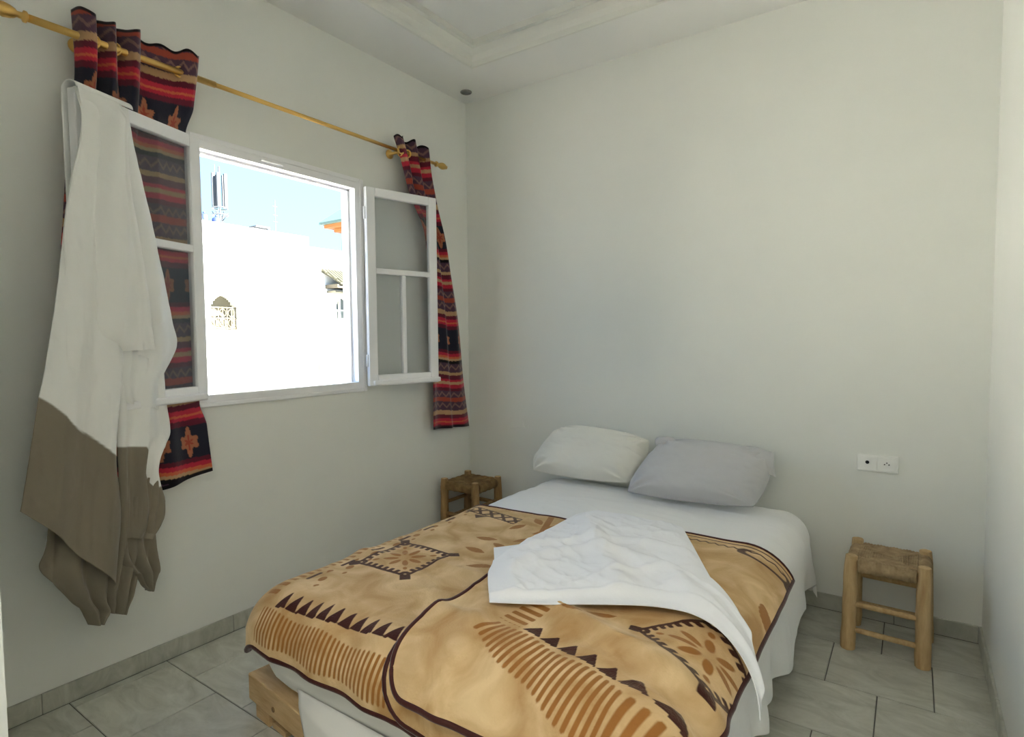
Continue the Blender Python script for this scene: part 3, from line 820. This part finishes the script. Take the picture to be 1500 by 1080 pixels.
# open end of the grey pillow case folded over its top right corner
S, T = np.meshgrid(np.linspace(0, 1, 50), np.linspace(0, 1, 24))
tlc = np.array((1.50, -.15, .83)); trc = np.array((2.10, -.125, .815))
P = tlc+(trc-tlc)*S[..., None]
wid = .045+.09*S**2.0
P = P+np.array((0, -.42, -.9))*(T*wid)[..., None]+np.array((0, -.05, .02))*(np.sin(T*PI)*.5)[..., None]
P = P+np.array((0, -.040, .006))*(1+.35*np.sin(S*23)*T)[..., None]
P[..., 2] += .010*np.sin(S*17)*(1-T)
P[..., 0] += .02*T*S
grid('case_opening', P[..., 0]-cg[0], P[..., 1]-cg[1], P[..., 2]-cg[2], M['pillow_g'], pg, solid=.004)

# ------------------------------------------------------------------ stools
def log(mb, p, q, r0_, r1_, seed, n=9, m=8):
    p, q = Vector(p), Vector(q); rs = random.Random(seed); pts = []; rr = []
    for i in range(m+1):
        t_ = i/m; pts.append(p.lerp(q, t_)+Vector((rs.uniform(-1, 1), rs.uniform(-1, 1), 0))*(.0016 if 0 < i < m else 0))
        k = 1.0 if 0 < i < m else .90
        rr.append((r0_+(r1_-r0_)*t_)*(1+rs.uniform(-.05, .05))*k)
    return mb.tube(pts, rr, n)
def make_stool(loc, rz, h, w, d, splay, wood, rush, label, seed):
    root = tag(empty('stool', loc, rz), label, 'stool', 'rush seat wooden stools')
    rs = random.Random(seed)
    cn = {}
    for sx in (-1, 1):
        for sy in (-1, 1):
            tp = Vector((sx*w/2, sy*d/2, h*(1+rs.uniform(-.012, .012)))); bt = Vector((sx*(w/2+splay*rs.uniform(.2, 1)), sy*(d/2+splay*.5), 0))
            cn[(sx, sy)] = (bt, tp)
            mb = MB(); log(mb, bt, tp, .031, .026, seed*7+sx*3+sy, 8)
            o = mb.build('leg', M[wood], root, True)
            md = o.modifiers.new('e', 'EDGE_SPLIT'); md.split_angle = .9
            MB().lathe([(.021, 0), (.020, .0015)], tuple(tp), 'z', 8).build('cut_end', M['wood_end'], o)
    def at(c_, z): b_, t_ = cn[c_]; return b_.lerp(t_, z/t_.z)
    for (A_, B_, zs) in (((-1, -1), (1, -1), (.205*h/.42, .088*h/.42)), ((-1, 1), (1, 1), (.25*h/.42, .11*h/.42)), ((-1, -1), (-1, 1), (.17*h/.42, .27*h/.42)), ((1, -1), (1, 1), (.17*h/.42, .27*h/.42))):
        for k, z in enumerate(zs):
            mb = MB(); log(mb, at(A_, z), at(B_, z-.004), .0115 if k else .014, .0125, seed+int(z*100), 7, 5); mb.build('rung', M[wood], root, True)
    # woven seat: concentric cords mitred on the diagonals, cords wrapped round the four rails
    zs = h-.030; nr = 15; mb = MB()
    hw_, hd_ = w/2+.006, d/2+.006
    for k in range(nr):
        f = 1-(k+.5)/nr
        a_, b_ = hw_*f, hd_*f; z = zs+.006-.004*(1-f)+rs.uniform(-.0012, .0012); r_ = .0066+rs.uniform(-.0006, .0006)
        loop = []
        for (cx, cy) in ((-a_, -b_), (a_, -b_), (a_, b_), (-a_, b_)):
            loop.append(Vector((cx, cy, z)))
        pts = []
        for i in range(4):
            p_, q_ = loop[i], loop[(i+1) % 4]
            for j in range(4):
                t_ = (j+.02)/4; e_ = p_.lerp(q_, t_); pts.append((e_.x+rs.uniform(-.001, .001), e_.y+rs.uniform(-.001, .001), e_.z-.003*math.sin(PI*t_)*f))
        mb.tube(pts, r_, 6, closed=True)
    ws = mb.build('woven_seat', M[rush], root, True)
    MB().box((-hw_+.01, -hd_+.01, zs-.018), (hw_-.01, hd_-.01, zs-.002)).build('seat_core', M['rush_dark'], ws)
    for (A_, B_) in (((-1, -1), (1, -1)), ((-1, 1), (1, 1)), ((-1, -1), (-1, 1)), ((1, -1), (1, 1))):
        p_, q_ = at(A_, h-.045), at(B_, h-.045); v_ = (q_-p_).normalized(); p_ = p_+v_*.026; q_ = q_-v_*.026
        L = (q_-p_).length; N = int(L/.003); mb = MB()
        pts = [p_.lerp(q_, i/N) for i in range(N+1)]; rr = [.0235+.0030*abs(math.sin(PI*i*.003/.0125+rs.uniform(-.2, .2)))+.0012*math.sin(i*.35) for i in range(N+1)]
        mb.tube(pts, rr, 12, flat=1.15); mb.build('wrapped_rail', M[rush], root, True)
    return root
make_stool((2.598, -.235, 0), math.radians(-1.5), .425, .265, .255, .012, 'wood', 'rush', 'low log stool with woven rush seat standing right of the bed by the wall socket', 3)
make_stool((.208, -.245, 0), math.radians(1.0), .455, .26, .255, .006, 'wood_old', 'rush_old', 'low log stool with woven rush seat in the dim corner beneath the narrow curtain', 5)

# ------------------------------------------------------------------ sockets, plate, downlight
sk = tag(empty('wall_socket', (2.537, 0, .777)), 'white double wall socket above the right stool', 'socket')
def sbox(name, a, c, m='plastic', bev=.002, parent=sk): return MB().box(a, c).build(name, M[m], parent, bevel=bev)
sbox('base_plate', (-.084, -.010, -.041), (.084, 0, .041), bev=.003)
for cx in (-.039, .039):
    f_ = sbox('module', (cx-.036, -.0135, -.033), (cx+.036, -.0095, .033), bev=.0015)
MB().lathe([(.0085, -.0150), (.0085, -.0136)], (-.042, 0, .004), 'y', 16).build('aerial_port', M['dark'], sk, True)
MB().tube([(-.042+.010*math.cos(a), -.0145, .004+.010*math.sin(a)) for a in np.linspace(0, 2*PI, 20, endpoint=False)], .0018, 6, closed=True).build('port_ring', M['plastic'], sk, True)
for (dx, dz) in ((.029, .0), (.047, .0), (.038, .008)):
    MB().lathe([(.0030, -.0140), (.0030, -.0134)], (dx, 0, dz), 'y', 10).build('pin_hole', M['dark'], sk, True)
pl = tag(empty('blanking_plate', (.425, 0, .818)), 'blank white cover plate low on the wall between curtain and pillows', 'wall plate')
MB().box((-.062, -.005, -.036), (.062, 0, .036)).build('plate', M['wall'], pl, bevel=.002)
MB().box((-.052, -.0075, -.027), (.052, -.004, .027)).build('cover', M['wall'], pl, bevel=.0015)
dl = tag(empty('downlight', (.135, -.160, H)), 'small grey recessed spotlight in the ceiling corner', 'light')
ring = MB()
ring.tube([(.034*math.cos(a), .034*math.sin(a), -.003) for a in np.linspace(0, 2*PI, 28, endpoint=False)], .006, 8, closed=True)
ring.build('trim_ring', M['steel'], dl, True)
MB().lathe([(.031, -.0025), (.024, -.001), (.010, -.0005)], (0, 0, 0), 'z', 24).build('lens', M['steel'], dl, True)

# ------------------------------------------------------------------ cloth hung over the open left sash
M['towel'] = attr_mat('two_tone_linen', 'tone', .9, .4, 70, .15)
P0 = np.array([.24, -2.44]); dv_ = np.array([.17, -.5]); dv_ = dv_/np.linalg.norm(dv_); nn = np.array([-dv_[1], dv_[0]])
TL = {
 'P0': (.075, [(0.030, 2.285), (0.012, 2.17), (0.055, 1.990), (0.098, 1.793), (0.103, 1.632), (0.096, 1.495), (0.058, 1.39), (-0.008, 1.362)], [(-0.123, 2.28), (-0.111, 2.13), (-0.117, 1.957), (-0.141, 1.811), (-0.163, 1.66), (-0.172, 1.557), (-0.176, 1.453), (-0.187, 1.368)]),
 'P1': (.030, [(0.030, 2.285), (0.016, 2.150), (0.078, 1.880), (0.116, 1.632), (0.171, 1.335), (0.208, 1.181), (0.244, 0.987), (0.271, 0.861)], [(-0.112, 2.282), (-0.112, 2.157), (-0.116, 1.909), (-0.11, 1.656), (-0.09, 1.35), (-0.051, 1.01), (-0.055, 0.739), (-0.027, 0.499)]),
 'P2': (.014, [(-0.072, 2.29), (-0.065, 2.143), (-0.066, 1.899), (-0.068, 1.652), (-0.073, 1.477), (-0.065, 1.325), (-0.081, 1.248), (-0.099, 1.169)], [(-0.18, 2.285), (-0.212, 2.139), (-0.26, 1.941), (-0.321, 1.678), (-0.356, 1.484), (-0.368, 1.376), (-0.284, 1.233), (-0.266, 1.123)]),
 'P3': (.004, [(-0.064, 1.401), (-0.07, 1.249), (-0.076, 1.094), (-0.078, 1.004), (-0.077, 0.887), (-0.075, 0.783), (-0.074, 0.705), (-0.078, 0.657)], [(-0.296, 1.288), (-0.299, 1.147), (-0.31, 1.026), (-0.267, 0.955), (-0.244, 0.876), (-0.264, 0.744), (-0.253, 0.662), (-0.206, 0.608)]),
 'P4': (-.018, [(0.148, 0.90), (0.173, 0.712), (0.194, 0.645), (0.157, 0.576), (0.103, 0.492), (0.064, 0.442), (0.046, 0.403), (0.033, 0.369)], [(-0.089, 0.90), (-0.088, 0.646), (-0.074, 0.572), (-0.051, 0.502), (-0.034, 0.431), (-0.04, 0.388), (-0.018, 0.373), (0.002, 0.359)]),
 'P5': (-.010, [(-0.053, 0.80), (-0.044, 0.636), (-0.032, 0.563), (-0.024, 0.514), (-0.016, 0.465), (-0.02, 0.425), (-0.019, 0.4), (-0.024, 0.39)], [(-0.197, 0.80), (-0.183, 0.587), (-0.161, 0.513), (-0.15, 0.476), (-0.132, 0.415), (-0.107, 0.377), (-0.095, 0.356), (-0.089, 0.351)]),
 'P6': (-.004, [(-0.068, 0.89), (-0.066, 0.786), (-0.068, 0.655), (-0.075, 0.574), (-0.115, 0.51), (-0.138, 0.491), (-0.162, 0.437), (-0.183, 0.406)], [(-0.264, 0.843), (-0.259, 0.746), (-0.237, 0.682), (-0.244, 0.567), (-0.253, 0.473), (-0.239, 0.45), (-0.212, 0.422), (-0.192, 0.402)]),
}
white = np.array((.82, .82, .80)); beige = np.array(lin(132, 123, 106)[:3])
allv, allf, allc = [], [], []
nu_, nv_ = 90, 260
for key, (off, Lc, Rc) in TL.items():
    tt = np.linspace(0, 1, 8); v = np.linspace(0, 1, nv_)
    ls, lz = interp([(t_, *q) for t_, q in zip(tt, Lc)], v); rs_, rz_ = interp([(t_, *q) for t_, q in zip(tt, Rc)], v)
    u = np.linspace(0, 1, nu_)
    U = u[None, :]*np.ones((nv_, 1)); V = v[:, None]*np.ones((1, nu_))
    Sg = ls[:, None]*(1-U)+rs_[:, None]*U; Zg = lz[:, None]*(1-U)+rz_[:, None]*U
    k = {'P0': 1, 'P1': 2, 'P2': 3, 'P3': 4, 'P4': 5, 'P5': 6, 'P6': 7}[key]
    drop = np.clip((2.28-Zg)/1.2, 0, 1)
    fold = (.003+.012*drop)*np.sin(U*PI*(2.6+.4*k)+k*1.7+V*1.6)+.009*ridged(Sg*11+Zg*.9, Zg*1.3, 60+k)*drop+.005*fbm(Sg*16, Zg*4, 62+k, 3)+.0022*fbm(Sg*34, Zg*22, 80+k, 2)
    roll_ = -.022*np.abs(2*U-1)**6*(k > 2)-.014*np.abs(2*U-1)**8*(k == 2)+(k == 1)*.006*np.exp(-((U-.95)/.04)**2)
    if key == 'P3': fold = fold+.005*np.sin(U*PI*4)
    D = off+fold+roll_
    if key == 'P0': D = D-.062*(1-sstep(.20, .80, U))
    topw = sstep(2.20, 2.29, Zg) if k <= 3 else 0*Zg
    D = D*(1-topw)+topw*(-.004+off*.35)
    X = P0[0]+Sg*dv_[0]+D*nn[0]; Y = P0[1]+Sg*dv_[1]+D*nn[1]
    # height of the colour change follows the hang of each fold
    if key == 'P1': zb = 1.221+(0.978-1.221)*np.clip(U, 0, 1)**.9+.008*np.sin(U*12)
    elif key == 'P3': zb = np.where(U < .48, 1.0, .99-.30*(U-.48)/.2*0-.0) ; zb = 1.004-.016*np.clip(U/.5, 0, 1)-.175*sstep(.50, .86, U)
    elif k >= 4: zb = 2+0*U
    else: zb = -1+0*U
    tone = sstep(-.004, .004, Zg-zb)[..., None]
    if k >= 4: tone = 0*tone
    if key == 'P3': tone = sstep(-.004, .004, Zg-zb)[..., None]
    if k <= 1 or key == 'P2': tone = 1+0*tone
    col = white*tone+beige*(1-tone)
    base_i = len(allv)
    allv += [tuple(p_) for p_ in np.stack([X, Y, Zg], -1).reshape(-1, 3)]
    allc.append(col.reshape(-1, 3))
    idx = np.arange(nu_*nv_).reshape(nv_, nu_)+base_i
    allf += [tuple(r) for r in np.stack([idx[:-1, :-1], idx[:-1, 1:], idx[1:, 1:], idx[1:, :-1]], -1).reshape(-1, 4)]
# the part that wraps over the top rail and drops behind the sash
S, T = np.meshgrid(np.linspace(-.19, .028, 40), np.linspace(0, 1, 60))
ang_ = np.clip(T/.25, 0, 1)*PI; dn = np.clip((T-.25)/.75, 0, 1)*.50
D = -.020+.034*np.cos(ang_)+.0; Zg = 2.283+.028*np.sin(ang_)-dn
X = P0[0]+S*dv_[0]+D*nn[0]; Y = P0[1]+S*dv_[1]+D*nn[1]
base_i = len(allv); allv += [tuple(p_) for p_ in np.stack([X, Y, Zg], -1).reshape(-1, 3)]
allc.append(np.tile(white, (S.size, 1)))
idx = np.arange(S.size).reshape(S.shape)+base_i
allf += [tuple(r) for r in np.stack([idx[:-1, :-1], idx[:-1, 1:], idx[1:, 1:], idx[1:, :-1]], -1).reshape(-1, 4)]
me = bpy.data.meshes.new('hanging_cloth'); me.from_pydata(allv, [], allf)
at_ = me.color_attributes.new('tone', 'FLOAT_COLOR', 'POINT'); cc = np.concatenate(allc).astype(np.float32)
at_.data.foreach_set('color', np.concatenate([cc, np.ones((len(cc), 1), np.float32)], 1).ravel())
o = link('hanging_cloth', me, M['towel']); md = o.modifiers.new('solid', 'SOLIDIFY'); md.thickness = .0018
tag(o, 'long white cloth with beige lower part hung over the open window sash', 'cloth')

# ------------------------------------------------------------------ outside the window
M['ext_white'] = mat('sunlit_render', (.78, .76, .70, 1), .9, noise=.06, nscale=1.2)
M['ext_tan'] = mat('tan_ironwork', (.10, .085, .055, 1), .8)
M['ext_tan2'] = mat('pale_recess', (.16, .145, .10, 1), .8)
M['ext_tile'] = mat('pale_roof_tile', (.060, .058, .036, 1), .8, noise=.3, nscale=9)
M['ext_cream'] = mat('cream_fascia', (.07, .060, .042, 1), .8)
M['ext_orange'] = mat('orange_timber', (.16, .060, .012, 1), .7)
M['ext_green'] = mat('green_glazed_tile', (.055, .085, .075, 1), .5)
M['ext_blue'] = mat('blue_plastic', (.022, .032, .11, 1), .5)
M['ext_grey'] = mat('grey_steel', (.06, .065, .07, 1), .6)
M['ext_dark'] = mat('dark_pane_glass', (.09, .11, .11, 1), .3)  # even dark grey-green colour of the annex window
M['street'] = mat('street', (.35, .33, .30, 1), .9)
struct('ground', MB().box((-40, -20, -4.2), (-.15, 25, -4.0)), M['street'])

def arch(mb, y0, y1, z0, z1, x, d, n=14):
    r_ = (y1-y0)/2; zc = z1-r_
    pts = [(x, y0, z0), (x, y1, z0)]+[(x, (y0+y1)/2+r_*math.cos(a), zc+r_*math.sin(a)) for a in np.linspace(0, PI, n)]
    return mb.poly(pts, (d, 0, 0))
FX = -9.0
def wall_with_arches(mb, x0, x1, y0, y1, z0, z1, holes):
    """wall slab between x0 (back) and x1 (front) with arched openings, cut in vertical strips"""
    cuts = [y0]
    for (a, c_, s_, t_) in holes: cuts += list(np.linspace(a, c_, 17))
    cuts.append(y1); cuts = sorted(set(round(float(c_), 5) for c_ in cuts))
    for i in range(len(cuts)-1):
        p_, q_ = cuts[i], cuts[i+1]; mid_ = (p_+q_)/2; hit_ = None
        for hdef in holes:
            if hdef[0] < mid_ < hdef[1]: hit_ = hdef
        if hit_ is None: mb.box((x0, p_, z0), (x1, q_, z1)); continue
        a, c_, s_, t_ = hit_; r_ = (c_-a)/2; zc = t_-r_; h_ = zc+math.sqrt(max(0, r_*r_-(mid_-(a+c_)/2)**2))
        mb.box((x0, p_, z0), (x1, q_, s_)); mb.box((x0, p_, h_), (x1, q_, z1))
    return mb
bd = tag(empty('building', (FX-3, 1.0, -4)), 'blinding white building with one grilled arched window seen through the window', 'building')
def ext(mb, name, m, parent, smooth=False):
    o = mb.build(name, M[m], parent, smooth); o.location = tuple(-c_ for c_ in parent.location); return o
ext(wall_with_arches(MB(), FX-.35, FX, -8, 5.25, -4, 3.80, [(2.90, 3.51, 1.62, 2.34)]), 'facade', 'ext_white', bd)
ext(MB().box((FX-6, -8, -4), (FX-.42, 5.25, 3.70)), 'building_body', 'ext_white', bd)
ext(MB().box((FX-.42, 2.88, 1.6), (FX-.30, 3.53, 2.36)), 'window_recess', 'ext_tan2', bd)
mb = MB()
for k in range(7): mb.tube([(FX-.12, 2.93+k*.092, 1.63), (FX-.12, 2.93+k*.092, 2.10)], .012, 5)
for z in (1.66, 1.86, 2.08): mb.tube([(FX-.12, 2.91, z), (FX-.12, 3.50, z)], .014, 5)
for k in range(3):
    for zz in (1.76, 1.97):
        mb.tube([(FX-.12, 3.02+k*.185+.07*math.cos(a), zz+.08*math.sin(a)) for a in np.linspace(0, 2*PI, 12, endpoint=False)], .010, 5, closed=True)
ext(mb, 'window_grille', 'ext_tan', bd)

b2 = tag(empty('annex_building', (FX-2, 6.5, -4)), 'white annex with small tiled canopy beside the blinding white building', 'building')
ext(wall_with_arches(MB(), FX-.1, FX+.30, 5.26, 9.0, -4, 3.02, [(5.76, 6.26, 1.66, 2.42)]), 'facade', 'ext_white', b2)
ext(MB().box((FX-5, 5.26, -4), (FX-.1, 9.0, 3.60)), 'building_body', 'ext_white', b2)
ext(MB().box((FX-.08, 5.70, 1.6), (FX+.06, 6.3, 2.5)), 'window_recess', 'ext_dark', b2)
ext(MB().box((FX+.06, 6.0, 1.66), (FX+.12, 6.03, 2.40)).box((FX+.06, 5.76, 2.1), (FX+.12, 6.26, 2.13)), 'window_bars', 'ext_white', b2)
mb = MB().tube([(FX+.34, 5.22, -4), (FX+.34, 5.22, 2.9), (FX+.30, 5.22, 3.02)], .035, 8); ext(mb, 'corner_shade_strip', 'ext_tan2', b2, True)  # tan tube added to stand in for the shaded strip at the corner
# tiled canopy: slope with rows of half-round tiles
mb = MB(); mb.poly([(FX+.28, 5.34, 3.03), (FX+.28, 9, 3.03), (FX+.78, 9, 2.72), (FX+.78, 5.52, 2.72)], (0, 0, -.04))
for k in range(40):
    y = 5.40+k*.085; t0 = max(0, min(1, 1))
    ys_ = y; 
    xe = FX+.78 if y > 5.52 else FX+.28+(y-5.34)/.18*.5
    mb.tube([(FX+.28, y, 3.045), (xe, y, 3.045-(xe-FX-.28)*.62)], .028, 6)
ext(mb, 'tiled_canopy', 'ext_tile', b2)
ext(MB().box((FX+.30, 5.46, 2.60), (FX+.74, 9, 2.68)), 'canopy_fascia', 'ext_cream', b2)
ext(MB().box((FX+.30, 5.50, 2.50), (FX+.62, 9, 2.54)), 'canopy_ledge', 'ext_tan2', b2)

kk = tag(empty('roof_pavilion', (FX-1.6, 7.0, 3.6)), 'small roof pavilion with orange timber eaves above the tiled canopy', 'pavilion')
mb = MB(); x0_, x1_, y0_, y1_ = FX-2.9, FX-1.2, 7.75, 9.8
cx_, cy_ = (x0_+x1_)/2, (y0_+y1_)/2
k = len(mb.v); mb.v += [(x0_, y0_, 4.86), (x1_, y0_, 4.86), (x1_, y1_, 4.86), (x0_, y1_, 4.86), (cx_, cy_, 5.75), (x0_, y0_, 4.80), (x1_, y0_, 4.80), (x1_, y1_, 4.80), (x0_, y1_, 4.80)]
mb.f += [(k, k+1, k+4), (k+1, k+2, k+4), (k+2, k+3, k+4), (k+3, k, k+4), (k+5, k+6, k+1, k), (k+6, k+7, k+2, k+1), (k+7, k+8, k+3, k+2), (k+8, k+5, k, k+3), (k+8, k+7, k+6, k+5)]
ext(mb, 'roof', 'ext_green', kk)
mb = MB()
mb.box((x0_+.1, y0_+.1, 4.70), (x1_-.1, y1_-.1, 4.795)); mb.box((x0_+.3, y0_+.3, 4.59), (x1_-.3, y1_-.3, 4.69))
for k in range(8): mb.box((x1_-.16, y0_+.15+k*.22, 4.62), (x1_-.04, y0_+.20+k*.22, 4.70))
ext(mb, 'eaves', 'ext_orange', kk)
mb = MB()
mb.box((x0_+.45, y0_+.45, 3.60), (x1_-.45, y1_-.45, 4.60))
ext(mb, 'pavilion_wall', 'ext_grey', kk)

an = tag(empty('antenna_mast', (FX-.9, 3.66, 3.70)), 'grey phone mast with panel antennas on the white roof', 'antenna')
sc_ = 1.09
mb = MB()
mb.tube([(0, 0, 0), (0, 0, 1.5)], .022, 6)
for z in (.45, .60): mb.tube([(.16*math.cos(a), .16*math.sin(a), z) for a in np.linspace(0, 2*PI, 10, endpoint=False)], .014, 5, closed=True)
for a in np.linspace(0, 2*PI, 6, endpoint=False): mb.tube([(0, 0, .25), (.16*math.cos(a), .16*math.sin(a), .52)], .012, 5)
mb.build('mast', M['ext_grey'], an)
for a in (.6, 2.0, 3.3, 4.6, 5.6):
    x_, y_ = .13*math.cos(a), .13*math.sin(a); MB().box((x_-.025, y_-.03, .62), (x_+.025, y_+.03, 1.34)).build('panel_antenna', M['ext_grey'], an)
MB().tube([(0, -.10, 1.3), (0, -.10, 1.52)], .012, 5).build('whip_antenna', M['ext_grey'], an)
for (ya, yb, h_, lb) in ((3.06, 3.26, .27, 'blue rooftop water tank nearest the open left sash'), (3.32, 3.52, .24, 'blue rooftop water tank directly beneath the phone mast')):
    t_ = tag(empty('water_tank', (FX-.62, (ya+yb)/2, 3.70)), lb, 'water tank', 'blue water tanks on the roof')
    r_ = (yb-ya)/2
    MB().lathe([(r_*.95, 0), (r_, .02), (r_*.97, h_*.5), (r_, h_*.8), (r_*.85, h_+.06), (r_*.3, h_+.10)], (0, 0, 0), 'z', 16).build('tank_body', M['ext_blue'], t_, True)
    MB().lathe([(r_*.32, h_+.09), (r_*.32, h_+.13)], (0, 0, 0), 'z', 12).build('lid', M['ext_blue'], t_, True)
sh = tag(empty('rooftop_antenna', (FX-.6, 4.80, 3.70)), 'thin pole aerial on the roof beside the pavilion', 'antenna')
mb = MB().tube([(0, 0, 0), (0, 0, .95)], .010, 5)
for z in (.45, .6, .8): mb.tube([(0, -.06, z), (0, .06, z)], .007, 5)
mb.build('pole', M['ext_grey'], sh)
ac = tag(empty('roof_vent', (FX-.45, 4.30, 3.70)), 'small dark vent box on the white roof edge', 'vent')
MB().box((-.12, -.14, 0), (.12, .14, .20)).build('box_body', M['ext_grey'], ac, bevel=.01)
MB().box((-.15, -.17, .20), (.15, .17, .24)).build('hood', M['ext_grey'], ac)
